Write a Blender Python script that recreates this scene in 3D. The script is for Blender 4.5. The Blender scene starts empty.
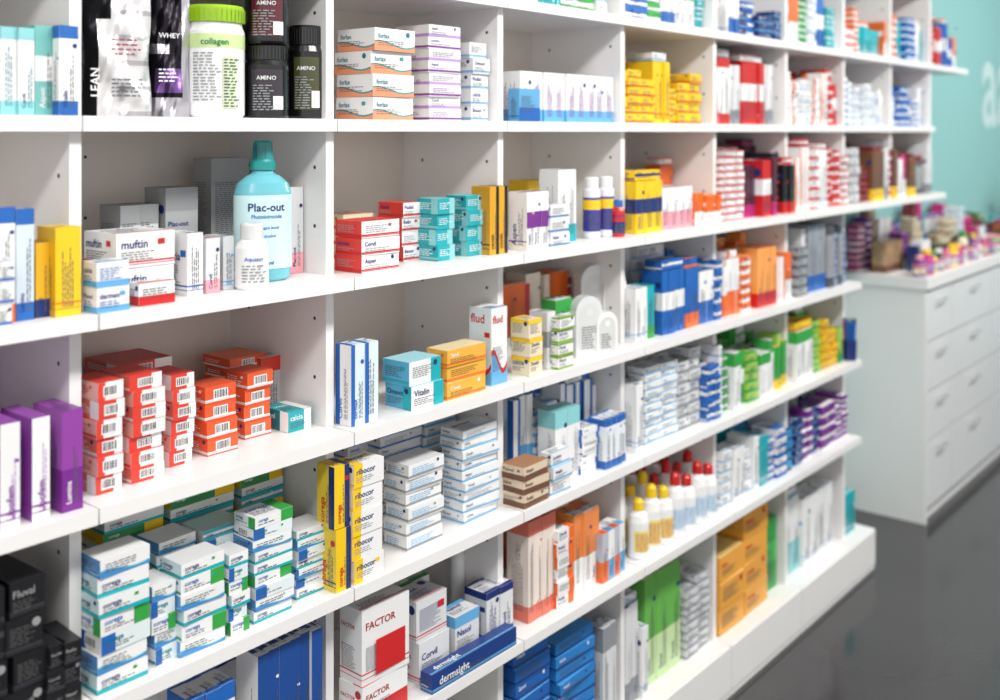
import bpy, math, random
from mathutils import Vector
rnd = random.Random(7)
V = Vector
sc = bpy.context.scene

# ---------------------------------------------------------------- helpers
def L(r, g, b):
    f = lambda c: (c/255/12.92) if c/255 <= .04045 else ((c/255+.055)/1.055)**2.4
    return (f(r), f(g), f(b), 1.0)
WHT=L(240,240,240); OFF=L(222,223,225); GRY=L(145,149,154); DGR=L(88,92,98); BLK=L(20,20,24)
RED=L(200,32,34); COR=L(224,64,50); ORG=L(236,110,40); LOR=L(246,165,85); YEL=L(246,202,28); LIM=L(155,198,35)
GRN=L(52,160,68); DGN=L(25,120,80); TEA=L(24,170,180); DTE=L(16,120,132); LTE=L(140,206,210); BLU=L(32,100,182)
NAV=L(24,46,112); SKY=L(100,172,220); PUR=L(125,44,146); MAG=L(196,44,124); LPU=L(185,145,208); PNK=L(238,162,174)
CRM=L(238,225,195); BRN=L(116,76,52); KRA=L(192,156,116)

MATS = []
def newmat(name):
    m = bpy.data.materials.new(name); m.use_nodes = True
    return m, m.node_tree.nodes, m.node_tree.links, m.node_tree.nodes['Principled BSDF']
def colmat(name, rough, metal=0, coat=0, bump=0, bscale=60):
    m, n, l, p = newmat(name)
    a = n.new('ShaderNodeAttribute'); a.attribute_name = 'Col'
    l.new(a.outputs['Color'], p.inputs['Base Color'])
    nz = n.new('ShaderNodeTexNoise'); nz.inputs['Scale'].default_value = bscale
    tc = n.new('ShaderNodeTexCoord'); l.new(tc.outputs['Object'], nz.inputs['Vector'])
    mr = n.new('ShaderNodeMapRange'); mr.inputs['To Min'].default_value = rough-.05; mr.inputs['To Max'].default_value = rough+.06
    l.new(nz.outputs['Fac'], mr.inputs['Value']); l.new(mr.outputs['Result'], p.inputs['Roughness'])
    p.inputs['Metallic'].default_value = metal; p.inputs['Coat Weight'].default_value = coat
    if bump:
        b = n.new('ShaderNodeBump'); b.inputs['Strength'].default_value = bump; b.inputs['Distance'].default_value = .004
        l.new(nz.outputs['Fac'], b.inputs['Height']); l.new(b.outputs['Normal'], p.inputs['Normal'])
    MATS.append(m); return m
colmat('printed_carton', .38)
colmat('glossy_plastic', .22, coat=.3)
colmat('foil', .3, metal=.85, bump=.5, bscale=35)

def paint(name, c, rough=.4, var=.04, scale=8, rvar=.05):
    m, n, l, p = newmat(name)
    tc = n.new('ShaderNodeTexCoord'); nz = n.new('ShaderNodeTexNoise'); nz.inputs['Scale'].default_value = scale
    nz.inputs['Detail'].default_value = 6
    l.new(tc.outputs['Object'], nz.inputs['Vector'])
    mx = n.new('ShaderNodeMix'); mx.data_type = 'RGBA'
    mx.inputs[6].default_value = tuple(x*(1-var) for x in c[:3])+(1,); mx.inputs[7].default_value = tuple(min(1, x*(1+var)) for x in c[:3])+(1,)
    l.new(nz.outputs['Fac'], mx.inputs[0]); l.new(mx.outputs[2], p.inputs['Base Color'])
    mr = n.new('ShaderNodeMapRange'); mr.inputs['To Min'].default_value = rough-rvar; mr.inputs['To Max'].default_value = rough+rvar
    l.new(nz.outputs['Fac'], mr.inputs['Value']); l.new(mr.outputs['Result'], p.inputs['Roughness'])
    return m
M_shelf = paint('white_melamine', L(238,236,235), .35, .01)
M_back = paint('back_panel_melamine', L(224,214,206), .5, .015)
M_hole = paint('pin_hole_dark', L(70,62,58), .6)
M_floor = paint('grey_resin_floor', L(62,59,61), .15, .2, 3.5, .06)
M_teal = paint('teal_wall_paint', L(142,192,192), .6, .02)
M_ceil = paint('ceiling_paint', L(235,235,232), .7, .01)
M_drw = paint('drawer_lacquer', L(226,226,228), .3, .01)
M_gap = paint('shadow_gap', L(150,148,148), .6)
M_steel = paint('brushed_steel', L(215,215,215), .3, .03); M_steel.node_tree.nodes['Principled BSDF'].inputs['Metallic'].default_value = .6

_g = {}
def glyph(w):
    if w in _g: return _g[w]
    cu = bpy.data.curves.new('t', 'FONT'); cu.body = w; cu.resolution_u = 2; cu.offset = .014
    ob = bpy.data.objects.new('t', cu); sc.collection.objects.link(ob)
    bpy.context.view_layer.update()
    me = bpy.data.meshes.new_from_object(ob.evaluated_get(bpy.context.evaluated_depsgraph_get()))
    vs = [(v.co.x, v.co.y) for v in me.vertices]; fs = [tuple(p.vertices) for p in me.polygons]
    mn = min(v[0] for v in vs); mxx = max(v[0] for v in vs)
    vs = [(a-mn, b) for a, b in vs]
    bpy.data.objects.remove(ob); bpy.data.meshes.remove(me); bpy.data.curves.remove(cu)
    _g[w] = (vs, fs, mxx-mn); return _g[w]

class G:
    def __init__(s): s.v=[]; s.f=[]; s.c=[]; s.m=[]; s.s=[]
    def poly(s, pts, col, mat=0, sm=False):
        b = len(s.v); s.v += [tuple(p) for p in pts]; s.f.append(tuple(range(b, b+len(pts)))); s.c.append(col); s.m.append(mat); s.s.append(sm)
    def mesh(s, vs, fs, col, mat=0, sm=False):
        b = len(s.v); s.v += [tuple(p) for p in vs]
        for i, f in enumerate(fs):
            s.f.append(tuple(b+k for k in f)); s.c.append(col[i] if isinstance(col, list) else col); s.m.append(mat); s.s.append(sm)
    def done(s, name, mats=None):
        if not s.v: return
        xs=[p[0] for p in s.v]; ys=[p[1] for p in s.v]; zs=[p[2] for p in s.v]
        o = ((min(xs)+max(xs))/2, (min(ys)+max(ys))/2, min(zs))
        me = bpy.data.meshes.new(name)
        me.from_pydata([(p[0]-o[0], p[1]-o[1], p[2]-o[2]) for p in s.v], [], s.f)
        for m in (mats or MATS): me.materials.append(m)
        me.polygons.foreach_set('material_index', s.m); me.polygons.foreach_set('use_smooth', s.s)
        if not mats:
            at = me.color_attributes.new('Col', 'FLOAT_COLOR', 'CORNER'); buf = []
            for f, c in zip(s.f, s.c): buf += list(c)*len(f)
            at.data.foreach_set('color', buf)
        me.update()
        ob = bpy.data.objects.new(name, me); ob.location = o; sc.collection.objects.link(ob); return ob

def slab(g, x0, x1, y0, y1, z0, z1, mat=0, col=WHT):
    p = [V((x, y, z)) for z in (z0, z1) for y in (y0, y1) for x in (x0, x1)]
    for f in ((0,1,5,4),(2,0,4,6),(3,2,6,7),(1,3,7,5),(4,5,7,6),(0,2,3,1)):
        g.poly([p[i] for i in f], col, mat)

# ------------------------------------------------------ printed carton box
WORDS = ['Plumol','Vitalin','dermax','Nasol','calcia','Tensid','Omevit','Fluval','Sanol','Relix','Bexan','Gastrin','Pedial','Lumina','Otivax','Zenith','Corvil','Aspen']
def text(g, o, u, v, w, u0, v0, size, col, eps=.0008):
    vs, fs, wd = glyph(w); n = u.cross(v)
    g.mesh([o+u*(u0+a*size)+v*(v0+b*size)+n*eps for a, b in vs], fs, col)
def rect(g, o, u, v, a0, b0, a1, b1, col, eps=.0004):
    n = u.cross(v)
    g.poly([o+u*a0+v*b0+n*eps, o+u*a1+v*b0+n*eps, o+u*a1+v*b1+n*eps, o+u*a0+v*b1+n*eps], col)
def barcode(g, o, u, v, a, b, w, h):
    rect(g, o, u, v, a, b, a+w, b+h, WHT, .0006); x = a+w*.08
    while x < a+w*.9:
        t = rnd.choice((.0009, .0014, .002)); rect(g, o, u, v, x, b+h*.15, min(x+t, a+w*.93), b+h*.9, BLK, .0009); x += t+rnd.choice((.0012, .0018))
def smallprint(g, o, u, v, a0, b0, a1, b1, col, lh=.0036):
    b = b1-lh
    while b > b0:
        a = a0; end = a1-(a1-a0)*rnd.random()*.4
        while a < end:
            w = rnd.uniform(.004, .011); rect(g, o, u, v, a, b, min(a+w, end), b+lh*.38, col, .0007); a += w+.002
        b -= lh
def design(g, o, u, v, U, H, sp, kind):
    acc = sp.get('acc', BLU); acc2 = sp.get('acc2', acc); lay = sp.get('lay', 'bandb')
    tc = sp.get('tc', DGR); e = .0004
    if kind == 'top' and 'top' in sp: return
    if kind == 'left' and lay in ('left', 'right', 'mid', 'half') and rnd.random() < .4: lay = 'thin'
    if lay == 'bandb': rect(g, o, u, v, 0, 0, U, H*.24, acc)
    elif lay == 'bandt': rect(g, o, u, v, 0, H*.76, U, H, acc)
    elif lay == 'both': rect(g, o, u, v, 0, H*.86, U, H, acc); rect(g, o, u, v, 0, 0, U, H*.16, acc2)
    elif lay == 'left': rect(g, o, u, v, 0, 0, U*.28, H, acc)
    elif lay == 'right': rect(g, o, u, v, U*.68, 0, U, H, acc)
    elif lay == 'half': rect(g, o, u, v, 0, 0, U, H*.42, acc)
    elif lay == 'mid': rect(g, o, u, v, 0, H*.38, U, H*.66, acc)
    elif lay == 'thin': rect(g, o, u, v, 0, H*.14, U, H*.14+.0025, acc); rect(g, o, u, v, 0, H*.08, U, H*.08+.0012, acc2)
    elif lay == 'wave':
        n = u.cross(v); pts = [o+n*e, o+u*U+n*e]
        for i in range(9): t = 1-i/8; pts.append(o+u*U*t+v*H*(.26+.14*math.sin(t*5+1))+n*e)
        g.poly(pts, acc)
        pts = []
        for i in range(9): t = i/8; pts.append(o+u*U*t+v*H*(.26+.14*math.sin(t*5+1))+n*e)
        for i in range(9): t = 1-i/8; pts.append(o+u*U*t+v*H*(.33+.14*math.sin(t*5+1))+n*e)
        g.poly(pts, acc2)
    if kind in sp.get('bar', ()):
        w = min(U*.6, .028); h = min(H*.6, .016)
        if U > .015 and H > .012: barcode(g, o, u, v, U*.5-w*.5, H*.2, w, h)
        return
    # small round or square logo
    q = rnd.random(); lr = min(U, H)*.13
    if q < .22 and lr > .002:
        n = u.cross(v); g.poly([o+u*(U*.82+lr*math.cos(k*.785))+v*(H*.78+lr*math.sin(k*.785))+n*.0006 for k in range(8)], sp.get('wc', NAV))
    elif q < .4 and lr > .002: rect(g, o, u, v, U*.7, H*.62, U*.7+lr*1.8, H*.62+lr*1.3, acc2, .0006)
    o2, u2, v2, U2, H2 = o, u, v, U, H
    if H > 1.7*U and sp.get('rot', True): o2, u2, v2, U2, H2 = o+u*U, v, -u, H, U
    w = sp.get('word')
    if w == '?': w = rnd.choice(WORDS) if rnd.random() < .7 else None
    if w and kind != 'right' and H2 > .008:
        wd = glyph(w)[2]; s = min(H2*sp.get('ws', .36), U2*.62/wd, .018 if 'ws' not in sp else 1)
        text(g, o2, u2, v2, w, U2*.08, H2*sp.get('wy', .56), s, sp.get('wc', NAV))
        if H2 > .016: smallprint(g, o2, u2, v2, U2*.08, H2*.16, U2*.75, H2*.5, tc)
    elif H2 > .012:
        smallprint(g, o2, u2, v2, U2*.1, H2*.25, U2*.8, H2*.8, tc)

def box(g, x, y, z, w, d, h, sp, yaw=0, kinds=('front', 'left', 'top', 'right')):
    c, s = math.cos(yaw), math.sin(yaw); ex = V((c, s, 0)); ey = V((-s, c, 0)); ez = V((0, 0, 1))
    o = V((x+w/2, y+d/2, z+.0004))-ex*w/2-ey*d/2; b = sp.get('base', WHT)
    F = [('front', o, ex, ez, w, h), ('left', o+ey*d, -ey, ez, d, h), ('top', o+ez*h, ex, ey, w, d), ('right', o+ex*w, ey, ez, d, h), ('back', o+ex*w+ey*d, -ex, ez, w, h), ('bot', o+ey*d, ex, -ey, w, d)]
    for k, fo, u, v, U, H in F:
        col = sp.get(k, b); j = rnd.uniform(.94, 1.0)
        g.poly([fo, fo+u*U, fo+u*U+v*H, fo+v*H], tuple(q*j for q in col[:3])+(1,))
        if k in kinds: design(g, fo, u, v, U, H, sp, k)
def P(base=WHT, acc=BLU, lay='bandb', word='?', ink=NAV, **k):
    d = dict(base=base, acc=acc, lay=lay, word=word, wc=ink); d.update(k); return d

# ---------------------------------------------------------- shelving layout
# camera stands at the origin of the aisle, wall runs along +X, depth +Y
H = 1.58; FPX = 1050.0; TH = math.atan(865/FPX); CT, ST = math.cos(TH), math.sin(TH)
BW = .477; E = [.771+BW*k for k in range(-3, 10)]     # divider centres; E[3] = .771
ZR = {-1: 1.865, 0: 1.603, 1: 1.327, 2: 1.057, 3: .786, 4: .517, 5: .144}
YF = {-1: 1.40, 0: 1.40, 1: 1.356, 2: 1.356, 3: 1.356, 4: 1.356, 5: 1.372}
YD = 1.42; YB = 1.70; TKS = .022
def XA(m, y): return y*(1761.7/(1365-m)-.8236)   # image pixel column -> distance along the wall
def ZD(x, y): return CT*x+ST*y

def put(name, row, a, b, t, d, off, sp, n=1, m=1, jit=.015, jo=.004):
    y = YF[row]+off; x0, x1 = XA(a, y), XA(b, y); zb = ZR[row]
    top = H-(t-132)*ZD(x0, y)/FPX; h = (top-zb)/n; w = (x1-x0)/m
    g = G()
    for i in range(m):
        for k in range(n):
            s_ = sp[(i+k) % len(sp)] if isinstance(sp, list) else sp
            box(g, x0+i*w+(rnd.uniform(-jo, jo)*.7 if n > 1 else 0), y+(rnd.uniform(-jo, jo) if k or m > 1 else 0)+.001, zb+k*h, w*.985, d, h*.985, s_, rnd.uniform(-jit, jit))
    return g.done(name)

def fill(name, row, x0, x1, pal, hr=(.1, .16), wr=(.016, .042), d=(.05, .1), off=.03, stack=.4, zb=None, yf=None):
    g = G(); x = x0; zb = ZR[row] if zb is None else zb; yf = YF[row] if yf is None else yf
    while x < x1-.012:
        sp = rnd.choice(pal); rep = rnd.choice((1, 2, 2, 3, 4)); st = rnd.random() < stack
        w = rnd.uniform(*wr); hh = rnd.uniform(*hr); dd = rnd.uniform(*d); n = 1; o = off+rnd.uniform(0, .025)
        if st: w = min(rnd.uniform(.035, .08), x1-x); n = max(2, int(hh/rnd.uniform(.018, .032))); rep = rnd.choice((1, 1, 2))
        xs = x
        for r in range(rep):
            if x+w > x1: break
            nn_ = n-rnd.choice((0, 0, 1)) if n > 2 else n
            for k in range(nn_):
                box(g, x, yf+o+rnd.uniform(-.004, .004), zb+k*hh/n, w*.975, dd, hh/n*.985, sp, rnd.uniform(-.04, .04))
            x += w
        if n == 1 and x-xs > .04 and rnd.random() < .4:
            box(g, xs+.003, yf+o+.005, zb+hh, x-xs-.008, dd*.8, rnd.uniform(.016, .026), rnd.choice(pal), rnd.uniform(-.05, .05))
        x += rnd.uniform(.001, .005)
        if x+wr[0] > x1: break
    return g.done(name)

# shelving units ------------------------------------------------------------
SM = [M_shelf, M_back, M_hole, M_gap]
def disc(g, c, r, n):
    n = V(n); a = V((0, 0, 1)); b = n.cross(a)
    g.poly([V(c)+a*r*math.sin(k*.785)+b*r*math.cos(k*.785) for k in range(8)], WHT, 2)
for i in range(len(E)-1):
    xl, xr = E[i], E[i+1]; g = G(); full = i < 9
    rows = [-1, 0, 1, 2, 3, 4] if full else ([-1, 0, 1] if i < 11 else [-1])
    zl = 0 if full else (ZR[rows[-1]]-TKS if i < 11 else ZR[-1]-.02)
    t = .009
    if i == 0: slab(g, xl-t, xl+t, YD, YB, 0, 2.2)
    slab(g, xr-t, xr+t, YD, YB, zl if i != 8 else 0, 2.2 if i < 11 else 1.87)
    if i < 11: slab(g, xl+t, xr-t, YB, YB+.008, zl, 2.2, 1)
    if i < 11: slab(g, xl+t, xr-t, YD, YB, 2.17, 2.2)
    for r in rows:
        z = ZR[r]; gp = .0015
        slab(g, xl+gp, xr-gp, YF[r], YD-.0005, z-TKS, z); slab(g, xl+t, xr-t, YD-.0005, YB, z-TKS, z)
        for dz in (.085, .19):
            disc(g, (xr-t-.0003, YD+.03, z+dz), .0036, (-1, 0, 0)); disc(g, (xr-t-.0003, YB-.06, z+dz), .0036, (-1, 0, 0))
            disc(g, (xl+.17, YB-.0004, z+dz+.02), .003, (0, -1, 0))
    if full:
        xe = xr-.001 if i < 8 else 3.80
        slab(g, xl+.001, xe, YF[5], YB, 0, ZR[5]); slab(g, xl+.004, xe-.003, YF[5]-.004, YF[5], .02, ZR[5]-.004)
    g.done('shelving_unit', SM)

# ------------------------------------------------------------- bay A (left)
for off in (.03, .15):
    fill('medicine_boxes', 0, .33, .6, [P(), P(WHT, TEA)], off=off)
put('cosmetic_boxes', 0, 2, 34, 25, .05, .02, P(WHT, LTE, 'both', tc=DTE), m=2)
put('cosmetic_boxes', 0, 36, 58, 24, .05, .02, P(L(120,190,185), WHT, 'mid', ink=WHT), m=1)
put('cosmetic_boxes', 0, 60, 79, 24, .018, .0, P(WHT, BLU, 'both'), m=1)
put('cosmetic_boxes', 0, 45, 68, 30, .06, .14, P(L(200,215,210), DTE, 'bandt'), m=2)
put('medicine_boxes', 1, -45, -4, 215, .06, .03, P(WHT, ORG, 'both', acc2=BLU), m=2)
put('medicine_boxes', 1, -2, 16, 206, .05, .03, P(WHT, BLU, 'both', acc2=ORG))
put('medicine_boxes', 1, 17, 35, 208, .05, .03, P(L(215,228,240), BLU, 'both', ink=NAV))
put('vitamin_boxes', 1, 37, 52, 242, .05, .035, P(L(235,180,30), NAV, 'bandb', ink=NAV))
put('vitamin_boxes', 1, 56, 82, 227, .05, .02, P(YEL, L(235,120,30), 'thin', ink=NAV, left=L(225,175,30)))
put('medicine_boxes', 1, 0, 14, 262, .02, .005, P(WHT, BLU, 'thin'), n=3)
purp = P(WHT, PUR, 'thin', 'Lipofem', PUR, left=L(140,60,160), top=L(150,80,170), ws=.55, wy=.3, tc=LPU)
for a_, b_, t_ in ((-60, -42, 432), (-30, -12, 428), (2, 22, 424), (33, 51, 418)):
    put('supplement_boxes', 2, a_, b_, t_, .09, .02, purp, m=1, jit=.05)
put('supplement_boxes', 2, 63, 84, 411, .08, .02, P(L(150,66,165), L(120,40,140), 'half', ink=WHT, left=L(165,90,180)), m=1)
g = G(); slab(g, .31, .76, YB-.012, YB-.002, ZR[2]+.0005, ZR[2]+.235, 0, L(205,150,215)); g.done('purple_glow_panel')  # added panel, its colour stands in for purple light on the back wall
g = G()
for k in range(3): box(g, .40, 1.50, ZR[2]+k*.05, .15, .08, .049, P(L(110,30,130), MAG, 'thin', ink=WHT), .05*k)
g.done('supplement_box')
dark = P(BLK, L(60,60,66), 'thin', '?', L(150,150,150), tc=L(90,90,90), top=L(34,34,38))
put('black_boxes', 3, -70, 45, 612, .12, .03, dark, n=4, m=3, jit=.08)
put('black_boxes', 3, 50, 84, 650, .08, .02, dark, n=3, m=2, jit=.12)
fill('medicine_boxes', 3, .31, .76, [dark, P(L(50,50,56), BLK)], hr=(.12, .17), off=.19)
for r in (4, 5): fill('medicine_boxes', r, .31, .76, [P(), P(WHT, TEA), P(WHT, RED)], off=.04)
# bays further left (outside the photograph's edge)
for i in (0, 1):
    for r in range(0, 5):
        fill('medicine_boxes', r, E[i]+.02, E[i+1]-.02, [P(), P(WHT, GRN), P(WHT, ORG, 'left'), P(SKY, WHT, 'mid')], off=.04)

# ----------------------------------------------------- lathe objects
def lathe(g, cx, cy, z0, prof, mat=1, sx=1, sy=1, yaw=0, seg=28):
    rings = []
    cyw, syw = math.cos(yaw), math.sin(yaw)
    for r, z, c in prof:
        ring = []
        for k in range(seg):
            a = 2*math.pi*k/seg
            px, py = r*sx*math.cos(a), r*sy*math.sin(a)
            ring.append((cx+px*cyw-py*syw, cy+px*syw+py*cyw, z0+z+.0005))
        rings.append(ring)
    for i in range(len(rings)-1):
        vs = rings[i]+rings[i+1]
        fs = [(k, (k+1) % seg, seg+(k+1) % seg, seg+k) for k in range(seg)]
        g.mesh(vs, fs, prof[i][2], mat, True)
    g.poly(list(reversed(rings[0])), prof[0][2], mat); g.poly(rings[-1], prof[-1][2], mat)
def wrap(g, cx, cy, r, z0, w, phi, size, col, eps=.0007):
    vs, fs, wd = glyph(w); out = []
    for a, b in vs:
        an = phi+(a-wd/2)*size/r
        out.append((cx+(r+eps)*math.cos(an), cy+(r+eps)*math.sin(an), z0+b*size))
    g.mesh(out, fs, col)
def wraprect(g, cx, cy, r, z0, z1, phi, span, col, eps=.0005):
    N = 8
    for i in range(N):
        a0 = phi-span/2+span*i/N; a1 = a0+span/N; R = r+eps
        g.poly([(cx+R*math.cos(a0), cy+R*math.sin(a0), z0), (cx+R*math.cos(a1), cy+R*math.sin(a1), z0), (cx+R*math.cos(a1), cy+R*math.sin(a1), z1), (cx+R*math.cos(a0), cy+R*math.sin(a0), z1)], col, 1, True)
def wrapprint(g, cx, cy, r, z0, z1, phi, span, col, lh=.005):
    z = z1
    while z > z0:
        a = phi-span/2; end = phi+span/2-span*.3*rnd.random()
        while a < end:
            w = rnd.uniform(.004, .012)/r; wraprect(g, cx, cy, r, z-lh*.4, z, a+w/2, w, col, .0009); a += w+.003/r
        z -= lh
def bottle(name, x, y, z, r, h, body, cap, label=None, lacc=None, capr=.45, caph=.2, ph=-2.1, neck=.12):
    g = G(); hb = h*(1-caph-neck)
    lathe(g, x, y, z, [(r*.9, 0, body), (r, .004, body), (r, hb, body), (r*.8, hb+h*neck*.5, body), (r*capr*.9, hb+h*neck, body), (r*capr, hb+h*neck, cap), (r*capr, h-.003, cap), (r*capr*.85, h, cap)])
    if label:
        lathe(g, x, y, z, [(r+.0004, hb*.15, label), (r+.0004, hb*.85, label)])
        if lacc: lathe(g, x, y, z, [(r+.0006, hb*.6, lacc), (r+.0006, hb*.8, lacc)])
        wrapprint(g, x, y, r+.001, z+hb*.2, z+hb*.5, ph, 1.6, DGR)
    return g.done(name)

# ------------------------------------------------------------------ bay B
def pouch(x, y, z, w, h, t, yaw, colf):
    g = G(); N, Mv = 20, 26; c, s = math.cos(yaw), math.sin(yaw)
    for side in (-1, 1):
        P_ = []
        for j in range(Mv+1):
            v = j/Mv
            for i in range(N+1):
                u = i/N; q = (1-(2*u-1)**2)**.6
                th = t*.5*q*(1-v**3)*(.75+.25*math.cos(v*2)) + .0015
                th += .0035*math.sin(u*9+v*14+side)*q*(v > .05)+.002*math.sin(u*23-v*17)*q
                wid = w*(1-.06*math.sin(v*3.1)+.03*math.sin(v*11))
                lx = (u-.5)*wid; ly = side*th; lz = v*h
                P_.append((x+lx*c-ly*s, y+lx*s+ly*c, z+lz+.0005))
        fs = []; cs = []
        for j in range(Mv):
            for i in range(N):
                a = j*(N+1)+i; q = (a, a+1, a+N+2, a+N+1)
                fs.append(q if side < 0 else q[::-1]); cs.append(colf((i+.5)/N, (j+.5)/Mv))
        g.mesh(P_, fs, cs, 2, True)
    return g
SIL = L(232,230,230)
def pframe(px, y, yaw):
    e = V((math.cos(yaw), math.sin(yaw), 0)); return V((XA(px, y), y, ZR[0])), e, V((-e.y, e.x, 0))
g = pouch(XA(118, 1.46), 1.462, ZR[0], .1, .2, .05, -.42, lambda u, v: BLK if (u < .2 or (v > .72 and u < .4)) else (L(185,182,186) if (int(v*26) % 5 == 0 and u > .5) else SIL))
o, ex, ey = pframe(118, 1.462, -.42)
text(g, o+ex*-.03-ey*.024, V((0, 0, 1)), -ex, 'LEAN', .03, -.002, .018, WHT)
smallprint(g, o-ey*.032, ex, V((0, 0, 1)), -.012, .03, .036, .06, DGR, .006); smallprint(g, o-ey*.032, ex, V((0, 0, 1)), -.012, .09, .03, .12, L(150,60,80), .007)
g.done('protein_powder_pouch')
g = pouch(XA(171, 1.47), 1.475, ZR[0], .066, .2, .045, -.5, lambda u, v: L(130,95,160) if .2 < v < .38 and .15 < u < .8 else (L(195,192,200) if v < .16 or u > .8 or (u < .5 and .5 < v < .58) else L(40,36,44)))
o, ex, ey = pframe(171, 1.475, -.5)
text(g, o-ex*.02-ey*.029, ex, V((0, 0, 1)), 'WHEY', 0, .125, .011, WHT); smallprint(g, o-ey*.03, ex, V((0, 0, 1)), -.02, .05, .016, .08, WHT, .006)
g.done('protein_powder_pouch')
# tub with lime lid
x, y, z = XA(214, 1.465), 1.465, ZR[0]; g = G(); r = .05
lathe(g, x, y, z, [(r*.93, 0, WHT), (r, .005, WHT), (r, .14, WHT), (r*.92, .15, WHT), (r*.92, .154, LIM), (r*1.0, .155, LIM), (r*1.0, .178, LIM), (r*.96, .182, LIM), (r*.9, .182, LIM)], seg=40)
lathe(g, x, y, z, [(r+.0004, .112, L(205,228,160)), (r+.0004, .135, L(205,228,160))], seg=40)
wrap(g, x, y, r+.001, z+.118, 'collagen', -2.15, .014, DGN); wrapprint(g, x, y, r+.001, z+.03, z+.105, -2.45, .8, GRY); wraprect(g, x, y, r+.001, z+.015, z+.1, -1.65, .5, L(215,230,190)); wrapprint(g, x, y, r+.002, z+.02, z+.095, -1.65, .45, DGR)
for k in range(40):
    a = 2*math.pi*k/40; px, py = x+r*1.0*math.cos(a), y+r*1.0*math.sin(a)
    g.poly([(px+.002*math.cos(a)-.0015*math.sin(a)*q, py+.002*math.sin(a)+.0015*math.cos(a)*q, zz) for q, zz in ((-1, z+.156), (1, z+.156), (1, z+.176), (-1, z+.176))], L(150,190,30), 1)
g.done('supplement_tub')
def blackjar(px, y, r, h, zb, lab):
    g = G(); x = XA(px, y)
    lathe(g, x, y, zb, [(r*.95, 0, BLK), (r, .004, BLK), (r, h*.72, BLK), (r*.9, h*.78, BLK), (r*.93, h*.79, L(12,12,12)), (r*.93, h-.003, L(12,12,12)), (r*.88, h, L(12,12,12))], seg=36)
    for k in range(36):
        a = 2*math.pi*k/36; q = r*.94
        g.poly([(x+q*math.cos(a)-.001*math.sin(a)*w, y+q*math.sin(a)+.001*math.cos(a)*w, zz) for w, zz in ((-1, zb+h*.8), (1, zb+h*.8), (1, zb+h*.97), (-1, zb+h*.97))], L(45,45,48), 1)
    wraprect(g, x, y, r, zb+h*.1, zb+h*.66, -2.2, 1.5, lab, .0006)
    wrapprint(g, x, y, r+.001, zb+h*.12, zb+h*.45, -2.4, .9, GRY, .0045); wrap(g, x, y, r+.001, zb+h*.52, 'AMINO', -2.25, .01, OFF)
    wraprect(g, x, y, r+.001, zb+h*.12, zb+h*.3, -1.7, .5, WHT, .0009)
    g.done('black_supplement_jar')
blackjar(267, 1.455, .037, .125, ZR[0], L(50,44,52)); blackjar(267, 1.455, .037, .125, ZR[0]+.126, L(90,30,40)); blackjar(306, 1.46, .0315, .165, ZR[0], L(70,72,40))
fill('supplement_boxes', 0, .8, 1.2, [P(L(60,60,66), BLK)], hr=(.15, .2), off=.17)

put('medicine_boxes', 1, 118, 177, 234, .09, .05, P(WHT, RED, 'thin', 'muftin', NAV, ws=.34), n=2)
put('medicine_boxes', 1, 98, 131, 263, .035, .004, P(WHT, SKY, 'bandb', tc=BLU), n=2)
put('medicine_box', 1, 140, 176, 284, .03, .012, P(WHT, RED, 'half', None))
put('medicine_boxes', 1, 188, 204, 233, .06, .04, P(WHT, BLU, 'thin', rot=True))
put('medicine_boxes', 1, 207, 221, 238, .06, .04, P(OFF, PNK, 'bandb'))
put('medicine_boxes', 1, 224, 235, 236, .05, .05, P(L(205,208,212), SKY, 'thin'))
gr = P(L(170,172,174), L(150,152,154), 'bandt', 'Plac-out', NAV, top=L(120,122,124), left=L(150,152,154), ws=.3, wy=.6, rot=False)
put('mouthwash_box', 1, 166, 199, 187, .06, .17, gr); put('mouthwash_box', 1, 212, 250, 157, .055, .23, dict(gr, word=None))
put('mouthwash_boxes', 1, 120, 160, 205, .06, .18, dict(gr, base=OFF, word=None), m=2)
put('mouthwash_box', 1, 291, 304, 186, .06, .12, P(OFF, PNK, 'bandb', 'Plac-out', NAV, left=L(210,212,216)))
# mouthwash bottle (flattened, shouldered)
x, y, z = XA(264, 1.45), 1.452, ZR[1]; g = G(); BT = L(110,188,202); yw = -.42; CAP = L(20,142,140)
prof = [(.8, 0, BT), (.94, .004, BT), (1, .02, BT), (1.0, .1, BT), (1.03, .13, BT), (1.02, .15, BT), (.9, .166, BT), (.6, .178, BT), (.38, .183, BT), (.36, .186, DTE), (.46, .188, CAP), (.45, .202, CAP), (.38, .206, CAP), (.34, .234, CAP), (.29, .238, CAP)]
lathe(g, x, y, z, [(a*.048, b, c) for a, b, c in prof], sx=1, sy=.62, yaw=yw, seg=40)
lathe(g, x, y, z, [(.0498, .022, L(205,235,238)), (.0498, .146, L(205,235,238)), ], sx=1.0, sy=.62, yaw=yw, seg=40)
def lab(w, zz, sz, col, dx=0):
    vs, fs, wd = glyph(w); out = []
    for a, b in vs:
        lx = (a-wd/2)*sz+dx; ly = -.0498*.62*math.sqrt(max(.02, 1-(lx/.0498)**2))-.001
        out.append((x+lx*math.cos(yw)-ly*math.sin(yw), y+lx*math.sin(yw)+ly*math.cos(yw), z+zz+b*sz))
    g.mesh(out, fs, col)
lab('Plac-out', .12, .019, NAV); lab('Fluoxixirocide', .108, .009, BLU); lab('100 ml', .03, .009, NAV); lab('enjuague bucal', .09, .007, BLU); lab('sin alcohol', .076, .007, BLU)
for k in range(18):
    a = 2*math.pi*k/18; q = .0176
    g.poly([(x+q*math.cos(a)-.0009*math.sin(a)*w, y+.66*q*math.sin(a)+.0009*math.cos(a)*w, zz) for w, zz in ((-1, z+.207), (1, z+.207), (1, z+.232), (-1, z+.232))], DTE, 1)
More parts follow.
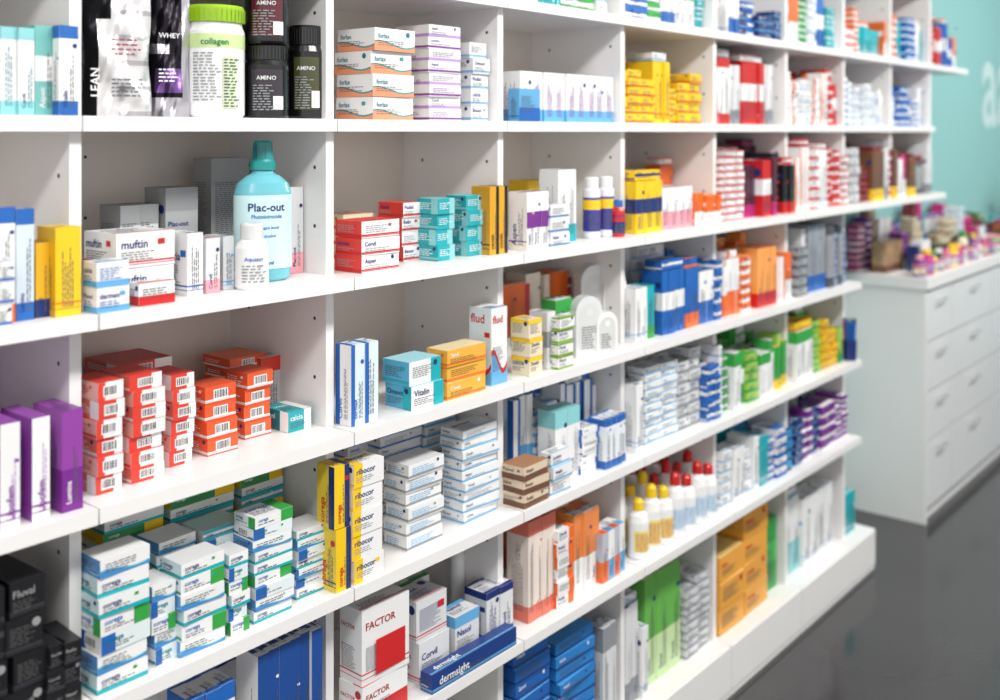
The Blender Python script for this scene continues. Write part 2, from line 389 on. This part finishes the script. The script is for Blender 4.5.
g.done('mouthwash_bottle')
x, y = XA(253, 1.39), 1.392
g = G(); r = .027
lathe(g, x, y, z, [(r*.92, 0, WHT), (r, .004, WHT), (r, .066, WHT), (r*.85, .076, WHT), (r*.62, .08, WHT), (r*.68, .081, OFF), (r*.68, .102, OFF), (r*.6, .105, OFF)])
wrap(g, x, y, r+.001, z+.047, 'Aquasan', -2.1, .009, BLU); wrapprint(g, x, y, r+.001, z+.014, z+.04, -2.1, 1.4, GRY); g.done('white_medicine_bottle')

co = P(COR, WHT, 'right', None, bar=('front',), left=L(226,120,105), top=L(220,66,55), tc=WHT)
cow = P(WHT, COR, 'left', None, COR, bar=('front',), left=L(240,190,180), top=COR, tc=COR)
put('medicine_box_stack', 2, 97, 123, 384, .075, .05, [co, cow], n=6)
put('medicine_box_stack', 2, 131, 164, 377, .08, .055, [co, cow], n=7)
put('medicine_box_stack', 2, 171, 194, 376, .07, .08, [co, cow, co], n=6)
put('medicine_box_stack', 2, 120, 175, 366, .1, .2, dict(co, top=L(190,50,45)), n=7)
orr = P(L(232,92,48), WHT, 'thin', None, bar=('front',), top=L(225,85,45), tc=WHT)
put('medicine_box_stack', 2, 208, 239, 388, .055, .08, orr, n=4)
put('medicine_box_stack', 2, 246, 272, 374, .06, .11, orr, n=4, jit=.04)
put('medicine_box_stack', 2, 232, 268, 360, .08, .2, dict(orr, top=L(238,120,80)), n=6)
put('medicine_box', 2, 289, 312, 413, .07, .085, P(TEA, WHT, 'right', left=DTE, ink=WHT))
put('medicine_box', 2, 262, 283, 358, .03, .19, P(OFF, COR, 'bandt'))

tp = P(WHT, TEA, 'bandb', 'corega', NAV, acc2=GRN, left=L(205,232,236), ws=.4, wy=.5, top=OFF)
tp2 = P(L(228,238,240), BLU, 'left', 'corega', DTE, acc2=GRN, left=WHT, bar=('left',), ws=.4)
tp3 = P(L(70,180,195), WHT, 'mid', 'corega', NAV, top=L(200,225,225), left=WHT, ws=.3, wy=.4)
tp4 = P(WHT, L(70,140,200), 'wave', None, NAV, acc2=LTE, left=L(90,150,210), top=WHT)
tp5 = P(WHT, GRN, 'right', 'corega', BLU, acc2=TEA, left=L(225,235,235), ws=.4)
tps = [tp, tp4, tp2, tp5, tp]
put('toothpaste_box_stack', 3, 99, 150, 562, .055, .02, tps, n=7, jit=.07)
put('toothpaste_box_stack', 3, 154, 178, 588, .06, .03, [tp2, tp4, tp5], n=5, jit=.06)
put('toothpaste_box_stack', 3, 182, 226, 566, .05, .02, [tp4, tp5, tp], n=6, jit=.06)
put('toothpaste_box_stack', 3, 231, 250, 556, .05, .02, [tp5, tp2, tp], n=6, jit=.05)
put('toothpaste_box_stack', 3, 256, 294, 520, .055, .025, tps, n=9, jit=.05)
put('toothpaste_box_stack', 3, 299, 330, 532, .055, .04, [tp, tp2, tp4], n=7, jit=.04)
gy = P(L(60,150,90), YEL, 'right', 'corega', WHT, top=L(210,225,210), left=YEL)
put('toothpaste_box_stack', 3, 160, 198, 545, .06, .09, [tp, tp4, tp3], n=8, jit=.04); put('toothpaste_box_stack', 3, 205, 246, 532, .06, .09, [tp4, tp2, tp3], n=9, jit=.04)
put('toothpaste_box_stack', 3, 105, 165, 522, .08, .17, [tp3, gy, tp], n=9); put('toothpaste_box_stack', 3, 172, 236, 500, .08, .17, [gy, tp3, tp], n=10)
put('toothpaste_box_stack', 3, 242, 284, 468, .08, .17, [tp, gy, gy, tp3], n=11)
put('toothpaste_boxes', 3, 336, 351, 467, .045, .008, P(YEL, NAV, 'right', 'corega', RED, left=L(230,200,60)), n=2)
put('toothbrush_boxes', 4, 258, 322, 655, .06, .03, P(L(30,76,150), WHT, 'bandb', 'Dentil', WHT, left=WHT, ws=.6, wy=.3), m=6, jit=.06)
put('toothbrush_boxes', 4, 190, 236, 700, .06, .03, P(WHT, BLU, 'both', 'Dentil'), m=3)
fill('medicine_boxes', 4, .8, 1.22, [P(), P(WHT, NAV)], hr=(.10, .15), off=.18)
fill('medicine_boxes', 5, .8, 1.22, [P(), P(WHT, NAV)], hr=(.12, .17), off=.08)

# ------------------------------------------------------------------ bay C
pat = P(WHT, L(235,150,110), 'wave', 'forlax', DTE, acc2=L(60,150,150), top=L(235,150,110), ws=.3)
put('medicine_box_stack', 0, 374, 415, 27, .1, .02, pat, n=4)
put('medicine_box_stack', 0, 430, 462, 24, .09, .03, [P(WHT, PUR, 'thin', tc=PUR), P(WHT, LPU, 'bandb')], n=8)
put('medicine_box_stack', 0, 472, 489, 42, .08, .04, P(WHT, SKY, 'thin'), n=5)
rb = P(WHT, RED, 'thin', '?', NAV, left=L(215,60,52), top=L(215,60,52), tc=GRY)
put('medicine_box_stack', 1, 363, 401, 222, .07, .025, rb, n=3)
put('medicine_box_stack', 1, 403, 421, 203, .07, .09, dict(rb, right=RED), n=4)
tb = P(TEA, LTE, 'right', None, left=L(30,165,175), top=L(120,205,210), tc=WHT)
put('medicine_box_stack', 1, 438, 455, 199, .055, .04, tb, n=4); put('medicine_box_stack', 1, 468, 485, 196, .055, .05, tb, n=4)
put('shampoo_boxes', 1, 490, 508, 186, .05, .03, P(L(225,165,30), BLK, 'right', 'DEXER', BLK, left=L(210,150,30)), m=2)
put('medicine_box_stack', 1, 345, 375, 215, .08, .2, P(CRM, ORG), n=3)
put('medicine_box', 2, 351, 378, 345, .04, .03, P(L(225,238,245), BLU, 'left', '?', BLU, left=WHT), m=2)
put('medicine_box_stack', 2, 412, 444, 363, .07, .02, P(WHT, TEA, 'right', left=L(90,180,215), top=L(160,215,225)), n=2)
put('medicine_box_stack', 2, 448, 487, 351, .055, .02, P(L(240,180,70), ORG, 'thin', ink=WHT, top=L(235,215,170), tc=BRN), n=3)
put('medicine_box', 2, 492, 508, 308, .06, .03, P(WHT, SKY, 'wave', 'flud', RED, acc2=RED, left=L(225,238,246), ws=.22, rot=False, wy=.8))
cor = P(WHT, SKY, 'thin', 'ribocor', NAV, left=WHT, ws=.4, tc=GRY)
put('medicine_box_stack', 3, 354, 384, 466, .05, .008, dict(cor, acc=YEL, lay='left'), n=5)
put('medicine_box_stack', 3, 407, 443, 466, .06, .04, P(WHT, GRY, 'thin', None, top=OFF, tc=SKY), n=6, jit=.06)
put('medicine_box_stack', 3, 464, 499, 432, .06, .05, P(WHT, SKY, 'thin', '?', tc=GRY), n=9, jit=.05)
put('medicine_box_stack', 3, 350, 375, 425, .08, .2, P(L(215,218,225), BLU, 'thin'), n=9)
put('medicine_box_stack', 3, 380, 422, 428, .08, .17, P(OFF, BLU, 'thin', tc=GRY), n=9)
put('medicine_box_stack', 3, 426, 457, 408, .07, .17, P(WHT, SKY, 'bandb'), n=10)
fx = P(WHT, RED, 'left', 'FACTOR', L(170,30,40), left=WHT, ws=.16, wy=.72)
g = G(); yy = YF[4]+.025; x0 = XA(362, yy); w_f = XA(408, yy)-x0
box(g, x0, yy, ZR[4], w_f, .06, .07, P(WHT, RED, 'half', 'FACTOR', L(170,30,40), ws=.22, wy=.6), .02)
box(g, x0+.003, yy, ZR[4]+.0705, w_f, .06, .135, P(WHT, RED, 'thin', 'FACTOR', L(170,30,40), ws=.16, wy=.72, rot=False), -.03)
n_ = V((0, -1, 0)); rect(g, V((x0+.003, yy-.0022, ZR[4]+.0705)), V((1, 0, 0)), V((0, 0, 1)), .03, .012, w_f-.012, .075, L(205,36,40), .0006)
g.done('medicine_box_stack')
put('medicine_boxes', 4, 419, 450, 603, .07, .045, P(OFF, L(200,30,40), 'thin', '?', NAV, tc=NAV), n=2)
put('medicine_boxes', 4, 456, 480, 618, .05, .045, P(OFF, SKY, 'bandt'), n=1)
put('medicine_boxes', 4, 488, 514, 594, .06, .045, P(OFF, NAV, 'both', tc=NAV), m=2)
g = G(); box(g, XA(432, 1.36), 1.359, ZR[4], .255, .03, .036, P(L(28,60,130), SKY, 'thin', 'dermsight', WHT, ws=.6, wy=.3)); g.done('ointment_box')
for k, pxx in enumerate((458, 471)):
    yy = 1.52; bottle('white_spray_bottle', XA(pxx, yy), yy, ZR[4], .0165, .2, WHT, OFF, capr=.9, caph=.25, neck=.04)
put('medicine_boxes', 4, 395, 430, 590, .06, .2, P(WHT, GRN), m=2)
fill('medicine_boxes', 5, 1.27, 1.70, [P(), P(WHT, GRN)], hr=(.12, .2), off=.05)

# ------------------------------------------------------------------ bay D
put('medicine_boxes', 0, 522, 615, 70, .06, .035, P(WHT, SKY, 'bandb', None, NAV, acc2=BLU, tc=PUR), m=9, jit=.01)
put('medicine_boxes', 0, 520, 541, 88, .03, .0, P(SKY, BLU, 'half', ink=WHT, top=WHT), m=1)
put('vitamin_boxes', 1, 527, 550, 192, .05, .02, P(WHT, PUR, 'mid', acc2=YEL, rot=True), m=3)
put('medicine_boxes', 1, 560, 578, 169, .055, .06, P(WHT, TEA, 'bandb'), m=2)
put('medicine_box_stack', 1, 552, 570, 205, .03, .015, P(WHT, BLU, 'thin'), n=3)
put('medicine_boxes', 1, 530, 550, 180, .06, .2, [P(YEL, GRN), P(L(240,200,60), RED)], m=3)
for pxx in (592, 606):
    yy = 1.42; xx = XA(pxx, yy); bottle('syrup_bottle', xx, yy, ZR[1], .021, .145, L(235,235,245), WHT, L(60,60,150), YEL, capr=.8, caph=.16, neck=.05)
bottle('syrup_bottle', XA(618, 1.395), 1.395, ZR[1], .018, .09, RED, BLU, NAV, RED, capr=.7)
xb0, xb1 = E[5]+.014, E[6]-.014
crd = [P(CRM, YEL, 'bandt'), P(WHT, GRN, 'bandt', acc2=RED), P(WHT, L(130,170,60), 'both'), P(OFF, GRY, 'mid'), P(WHT, SKY, 'thin')]
put('medicine_box_stack', 2, 530, 543, 320, .05, .02, crd[0], n=3); put('medicine_boxes', 2, 548, 556, 312, .05, .03, crd[3], m=1)
put('medicine_box_stack', 2, 559, 574, 318, .035, .01, crd[2], n=4)
put('medicine_boxes', 2, 556, 573, 300, .04, .075, crd[1], m=2)
def archcard(name, x, y, z, w, h, d, yaw, col, acc):
    g = G(); c, s = math.cos(yaw), math.sin(yaw)
    pts = [(-w/2, 0), (w/2, 0)]+[(w/2*math.cos(a*math.pi/12), h-w/2+w/2*math.sin(a*math.pi/12)) for a in range(13)]
    T = lambda lx, ly, lz: (x+lx*c-ly*s, y+lx*s+ly*c, z+lz+.0005)
    f = [T(a, -d/2, b) for a, b in pts]; bk = [T(a, d/2, b) for a, b in pts]
    g.poly(f, col, 1); g.poly(bk[::-1], col, 1); n = len(pts)
    for i in range(n): j = (i+1) % n; g.poly([f[j], f[i], bk[i], bk[j]], tuple(q*.9 for q in col[:3])+(1,), 1)
    ins = [T(a*.78, -d/2-.0006, b*.8+h*.08) for a, b in pts]; g.poly(ins, acc, 1)
    g.poly([T(w*.12*math.cos(k*.7854), -d/2-.0012, h*.72+w*.12*math.sin(k*.7854)) for k in range(8)], col, 1)
    o = V(T(-w*.3, -d/2-.0008, h*.12)); smallprint(g, o, V((c, s, 0)), V((0, 0, 1)), 0, 0, w*.6, h*.4, DGR, .006)
    g.done(name)
for pxx, yy, w, h, cc in ((586, 1.41, .075, .14, OFF), (604, 1.39, .06, .10, WHT), (592, 1.50, .085, .19, OFF), (612, 1.47, .07, .17, WHT)):
    archcard('display_card', XA(pxx, yy), yy, ZR[2], w, h, .03, -.35, cc, L(215,216,216))
fill('medicine_boxes', 2, xb0, xb1, [P(ORG, WHT), P(L(235,225,210), GRN), P(RED, WHT), P(CRM, BRN)], hr=(.14, .19), off=.2, d=(.05, .07))
put('medicine_box_stack', 3, 524, 549, 468, .06, .008, P(L(225,205,180), BRN, 'half', '?', BRN, top=L(170,120,85)), n=3, jit=.08)
put('medicine_boxes', 3, 556, 580, 412, .05, .05, P(WHT, LTE, 'bandt', tc=GRY, top=LTE), m=2)
put('medicine_box_stack', 3, 583, 604, 430, .05, .04, P(WHT, BLU, 'right'), n=7, jit=.05)
put('medicine_boxes', 3, 606, 627, 420, .05, .02, P(L(235,240,245), BLU, 'both'), m=4)
put('medicine_box_stack', 3, 552, 572, 455, .03, .008, P(WHT, SKY, 'thin'), n=3, jit=.06)
fill('medicine_boxes', 3, xb0, xb1, [P(BLU, WHT, 'right', ink=WHT, top=SKY), P(WHT, NAV, 'half'), P(BLU, SKY, 'thin', ink=WHT)], hr=(.18, .23), off=.18, stack=.9)
fill('medicine_boxes', 3, xb0+.1, xb1, [P(WHT, BLU, 'right'), P(WHT, SKY, 'half')], hr=(.15, .2), off=.11, d=(.05, .06), stack=.7)
put('medicine_boxes', 4, 528, 556, 522, .06, .04, P(L(240,225,215), L(225,120,100), 'both', rot=True, ink=ORG), m=4)
put('medicine_box_stack', 4, 558, 574, 532, .06, .03, P(WHT, ORG, 'right'), n=6, jit=.05)
put('medicine_boxes', 4, 576, 600, 516, .06, .045, P(L(235,140,80), WHT, 'half', rot=True, left=LOR), m=3)
put('medicine_boxes', 4, 602, 626, 534, .05, .03, [P(L(190,195,205), ORG, 'half'), P(WHT, SKY, 'half')], m=4)
fill('medicine_boxes', 4, xb0, xb1, [P(LOR, WHT), P(L(200,205,200), ORG), P(ORG, WHT)], hr=(.17, .21), off=.18)
put('medicine_box_stack', 5, 515, 550, 655, .08, .04, P(BLU, NAV, 'thin', ink=WHT, top=SKY), n=9, jit=.06)
put('medicine_box_stack', 5, 558, 596, 646, .1, .04, P(L(45,130,205), NAV, 'thin', ink=WHT, top=L(80,160,225)), n=9, jit=.06)
put('medicine_boxes', 5, 603, 617, 628, .05, .04, P(OFF, GRY, 'bandt'), m=2)
fill('medicine_boxes', 5, xb0, xb1, [P(OFF, GRY), P(BLU, WHT)], hr=(.2, .28), off=.19)

# --------------------------------------------- bays D..K generic rows
def rowfill(bay, row, pal, hr, off=.03, back=True, cut=0, **k):
    x0, x1 = E[bay]+.014, E[bay+1]-.014
    fill('medicine_boxes', row, x0, x1-cut, pal, hr=hr, off=off, **k)
    if back and YB-YF[row] > .25: fill('medicine_boxes', row, x0, x1, pal, hr=(hr[0]*1.1, hr[1]*1.15), d=(.05, .09), off=.165)
w_ = P(WHT, SKY, 'thin'); wb = P(WHT, BLU, 'half'); wr = P(WHT, RED, 'both'); wg = P(WHT, GRN, 'bandt'); yb = P(YEL, RED, 'thin'); bb = P(BLU, WHT, 'mid')
rr_ = P(RED, WHT, 'mid'); oo = P(ORG, WHT, 'half', top=LOR); gg = P(GRN, WHT, 'mid'); tt = P(TEA, WHT, 'thin', ink=WHT); mm = P(MAG, WHT, 'half'); nn = P(NAV, SKY, 'thin', ink=WHT)
gy_ = P(L(165,168,172), DGR, 'both', top=GRY); dk = P(L(60,45,45), RED, 'both'); lg = P(L(165,205,90), GRN, 'wave')
wl = P(WHT, ORG, 'left'); wgy = P(OFF, GRY, 'bandb')
rowfill(5, -1, [w_, wg, tt, gg], (.06, .1)); rowfill(6, -1, [wb, wg, tt, bb, gg, P(L(180,90,40), YEL)], (.07, .12)); rowfill(7, -1, [bb, w_, nn, tt, wb, bb], (.09, .14)); rowfill(8, -1, [oo, lg, gg, w_, bb, tt], (.11, .18))
rowfill(6, 0, [wr, yb, yb, P(WHT, YEL, 'half', acc2=RED), w_], (.12, .17)); rowfill(7, 0, [wr, P(WHT, L(230,110,110), 'wave', acc2=RED), rr_, wr, wgy], (.15, .2)); rowfill(8, 0, [wr, gy_, w_, P(WHT, PUR, 'half'), wl, rr_], (.14, .21))
rowfill(7, 1, [dk, rr_, P(L(80,40,60), MAG), P(BLK, RED), wr], (.14, .2)); rowfill(8, 1, [rr_, wl, wr, w_, rr_, tt], (.14, .21))
rowfill(7, 2, [oo, wr, P(WHT, ORG, 'half'), wl, P(LOR, RED)], (.12, .18)); rowfill(8, 2, [gy_, gy_, wgy, P(L(150,155,165), BLU)], (.17, .23))
rowfill(6, 3, [w_, wb, wgy, bb, w_], (.15, .21)); rowfill(7, 3, [gg, lg, P(GRN, YEL), wg, lg], (.12, .17)); rowfill(8, 3, [yb, oo, lg, wg, yb], (.12, .17), cut=.065)
rowfill(7, 4, [tt, wb, w_, w_, P(L(60,160,210), NAV)], (.12, .18)); rowfill(8, 4, [mm, nn, tt, wg, P(PUR, WHT)], (.12, .16))
# bay E (px 630-715)
x0, x1 = E[6]+.014, E[7]-.014
fill('vitamin_boxes', 1, x0, x0+.13, [P(YEL, NAV, 'mid', ink=NAV), P(YEL, RED, 'thin')], hr=(.13, .17), wr=(.035, .05), off=.03, stack=0)
fill('vitamin_boxes', 1, x0, x0+.17, [P(YEL, NAV, 'thin')], hr=(.2, .24), wr=(.04, .06), off=.17, stack=0)
fill('medicine_boxes', 1, x0+.14, x1, [wr, oo, w_, P(WHT, PNK, 'half'), bb, wr], hr=(.08, .13), off=.03)
fill('medicine_boxes', 1, x0+.18, x1, [oo, wr, w_, nn], hr=(.13, .18), off=.16)
fill('medicine_boxes', 2, x0, x0+.12, [wg, P(TEA, GRN), w_], hr=(.11, .16), off=.02); fill('medicine_boxes', 2, x0+.13, x1, [bb, nn, wb, P(BLU, ORG), wr], hr=(.13, .19), off=.03); fill('medicine_boxes', 2, x0, x1, [bb, w_, bb, oo], hr=(.18, .23), off=.17)
for j, yy in enumerate((1.405, 1.475, 1.545)):
    for i in range(7):
        xx = x0+.035+i*.06+(j % 2)*.012
        capc = YEL if i+j*.6 < 3 else RED
        g = G(); h = .165 if (i+j) % 2 else .145; r = .027
        lathe(g, xx, yy, ZR[4], [(r*.9, 0, WHT), (r, .004, WHT), (r, h*.62, WHT), (r*.85, h*.74, WHT), (r*.42, h*.8, WHT), (r*.52, h*.81, capc), (r*.5, h*.95, capc), (r*.3, h, capc)], seg=20)
        wraprect(g, xx, yy, r, ZR[4]+.02, ZR[4]+h*.5, -2.2, 1.6, L(240,225,140) if i < 3 else L(230,235,240)); wrapprint(g, xx, yy, r+.001, ZR[4]+.025, ZR[4]+h*.45, -2.2, 1.2, L(210,90,60) if i < 3 else SKY)
        g.done('antiseptic_bottle')
fill('herbal_boxes', 5, x0, x0+.1, [w_, wgy], hr=(.16, .26), off=.03)
fill('herbal_boxes', 5, x0+.11, x0+.30, [P(L(130,190,90), WHT, 'both'), P(L(105,180,80), L(200,225,170), 'half')], hr=(.2, .29), wr=(.04, .07), off=.05, stack=0)
fill('herbal_boxes', 5, x0+.31, x1, [P(L(205,198,180), BRN), wg, wgy], hr=(.18, .24), off=.04); fill('herbal_boxes', 5, x0, x1, [lg, wg, wgy], hr=(.24, .31), off=.2)
# bay F base: large orange cartons + green pack
x0, x1 = E[7]+.014, E[8]-.014
big = P(L(240,170,70), YEL, 'thin', '?', RED, top=L(244,205,130), acc2=ORG)
g = G()
for cx in (x0+.005, x0+.17):
    for k in range(3 if cx < x0+.1 else 4): box(g, cx, YF[5]+.04+rnd.uniform(0, .01), ZR[5]+k*.075, .155, .13, .073, big, rnd.uniform(-.04, .04))
g.done('formula_boxes')
fill('diaper_packs', 5, x0+.0, x1, [P(L(40,160,70), WHT, 'mid')], hr=(.31, .34), wr=(.14, .2), d=(.08, .1), off=.2, stack=0)
fill('diaper_packs', 5, x0+.34, x1, [P(L(40,160,70), L(70,190,90), 'mid')], hr=(.22, .26), wr=(.09, .1), d=(.08, .1), off=.05, stack=0)
x0, x1 = E[8]+.014, E[9]-.014
fill('medicine_boxes', 5, x0, x1, [P(WHT, LTE, 'half'), P(WHT, TEA, 'bandt'), w_], hr=(.2, .29), wr=(.05, .08), off=.05, stack=0)
fill('medicine_boxes', 5, x0, x1, [P(WHT, LTE, 'half'), gg], hr=(.22, .3), off=.2)
fill('medicine_boxes', 5, E[9]+.012, 3.79, [P(WHT, LTE, 'half'), tt], hr=(.12, .17), wr=(.05, .07), off=.03, stack=0)
# bays above the counter
for b in (9, 10):
    rowfill(b, -1, [bb, wr, w_, oo, tt], (.1, .18)); rowfill(b, 0, [w_, wr, w_, oo, wb, bb], (.11, .19)); rowfill(b, 1, [gy_, dk, w_, mm, P(BRN, YEL), wgy, lg], (.12, .21))
rowfill(11, -1, [bb, rr_, w_, nn, oo], (.1, .22), back=False)

# -------------------------------------------------------------- pen cup
g = G(); x, y, z = 3.598, 1.386, ZR[3]
lathe(g, x, y, z, [(.022, 0, NAV), (.025, .07, NAV), (.022, .07, BLK), (.02, .01, BLK)])
for k in range(9):
    a = k*.7; dx, dy = .011*math.cos(a), .011*math.sin(a); c1 = rnd.choice((BLU, NAV, RED, BLU))
    for s_, z0_, z1_, cc in ((.0035, .01, .135, c1), (.002, .135, .145, BLK)):
        vs = []
        for zz in (z0_, z1_):
            for q in range(6): vs.append((x+dx*(1+zz*6)+s_*math.cos(q*1.047), y+dy*(1+zz*6)+s_*math.sin(q*1.047), z+zz))
        g.mesh(vs, [(q, (q+1) % 6, 6+(q+1) % 6, 6+q) for q in range(6)]+[(6, 7, 8, 9, 10, 11)], cc, 1)
g.done('pen_cup')

# -------------------------------------------------------------- counter
g = G(); CX0, CX1, CY0, CY1 = 4.344, 8.1, 1.364, 1.72
slab(g, CX0, CX1, CY0+.02, CY1, .0, .945, 0)
slab(g, CX0-.012, CX1, CY0-.012, CY1, .946, .99, 0)
slab(g, CX0, CX0+.018, CY0+.0, CY0+.02, 0, .945, 0)
cols = [CX0+.02, 4.70, 5.32, 5.94, 6.56, 7.18, 8.08]
zs = [.06, .33, .53, .73, .935]
for a, b in zip(cols, cols[1:]):
    for z0_, z1_ in zip(zs, zs[1:]):
        slab(g, a+.003, b-.003, CY0, CY0+.019, z0_+.003, z1_-.003, 1)
        slab(g, a, b, CY0+.0185, CY0+.0198, z0_, z1_, 2)
        cx = (a+b)/2; slab(g, cx-.05, cx+.05, CY0-.022, CY0-.016, z1_-.05, z1_-.044, 3)
        for q in (-.045, .045): slab(g, cx+q-.003, cx+q+.003, CY0-.018, CY0, z1_-.05, z1_-.044, 3)
g.done('drawer_counter', [M_shelf, M_drw, M_gap, M_steel])
CZ = .9905
PALC = [P(BRN, YEL), mm, P(PUR, WHT), gg, oo, P(CRM, BRN), w_, tt, dk, P(L(60,80,60), LIM), nn, P(KRA, BRN)]
fill('counter_display_boxes', 1, 4.37, 5.6, PALC, hr=(.16, .3), off=0, zb=CZ, yf=1.63, d=(.04, .06), wr=(.03, .07))
fill('counter_display_boxes', 1, 4.40, 6.2, PALC, hr=(.1, .24), off=0, zb=CZ, yf=1.52, d=(.05, .07), wr=(.03, .07))
fill('counter_display_boxes', 1, 4.55, 6.4, PALC, hr=(.04, .13), off=0, zb=CZ, yf=1.445, d=(.04, .05), wr=(.02, .06))
for k in range(26):
    xx = 4.40+k*.085; c1 = rnd.choice((BRN, GRN, PUR, CRM, OFF, MAG, BLK, YEL, RED, KRA)); bottle('cosmetic_bottle', xx, 1.405, CZ, rnd.uniform(.018, .032), rnd.uniform(.07, .15), c1, rnd.choice((WHT, BLK, YEL, PNK, GRN)), rnd.choice((WHT, CRM, LPU)), MAG, capr=.6)
fill('counter_display_boxes', 1, 6.5, 7.8, PALC, hr=(.1, .3), off=0, zb=CZ, yf=1.5, d=(.06, .1))

# ----------------------------------------------------------- room shell
def room(name, x0, x1, y0, y1, z0, z1, m):
    g = G(); slab(g, x0, x1, y0, y1, z0, z1); g.done(name, [m])
room('floor', -3, 8.3, -4, 1.8, -.05, -.0005, M_floor)
room('wall_back', -3, 8.3, 1.722, 1.8, 0, 3, M_teal)
room('wall_right', 8.2, 8.3, -4, 1.72, 0, 3, M_teal)
room('ceiling', -3, 8.3, -4, 1.8, 3, 3.05, M_ceil)
g = G(); text(g, V((6.50, 1.722, 1.62)), V((1, 0, 0)), V((0, 0, 1)), 'aa', 0, 0, .8, L(205,226,226), .002); g.done('wall_sign')

# --------------------------------------------------------------- lights
def area(n, loc, sx, sy, e, rot=(0, 0, 0), c=(1, .98, .95)):
    li = bpy.data.lights.new(n, 'AREA'); li.shape = 'RECTANGLE'; li.size = sx; li.size_y = sy; li.energy = e; li.color = c
    ob = bpy.data.objects.new(n, li); ob.location = loc; ob.rotation_euler = rot; sc.collection.objects.link(ob)
for k in range(4):
    area('ceiling_light', (-.6+2.3*k, .0, 2.97), 1.7, .5, 68, (math.radians(18), 0, 0))
w = bpy.data.worlds.new('World'); sc.world = w; w.use_nodes = True
w.node_tree.nodes['Background'].inputs[0].default_value = (1, .99, .98, 1); w.node_tree.nodes['Background'].inputs[1].default_value = 1.02

# --------------------------------------------------------------- camera
cam = bpy.data.cameras.new('camera'); co_ = bpy.data.objects.new('camera', cam); sc.collection.objects.link(co_)
co_.location = (0, 0, H); co_.rotation_euler = (math.pi/2, 0, TH-math.pi/2)
cam.sensor_width = 36; cam.lens = FPX/1000*36; cam.shift_y = -.218
cam.dof.use_dof = True; cam.dof.focus_distance = 1.85; cam.dof.aperture_fstop = 2.3
cam.clip_start = .05
sc.camera = co_
sc.view_settings.view_transform = 'Standard'
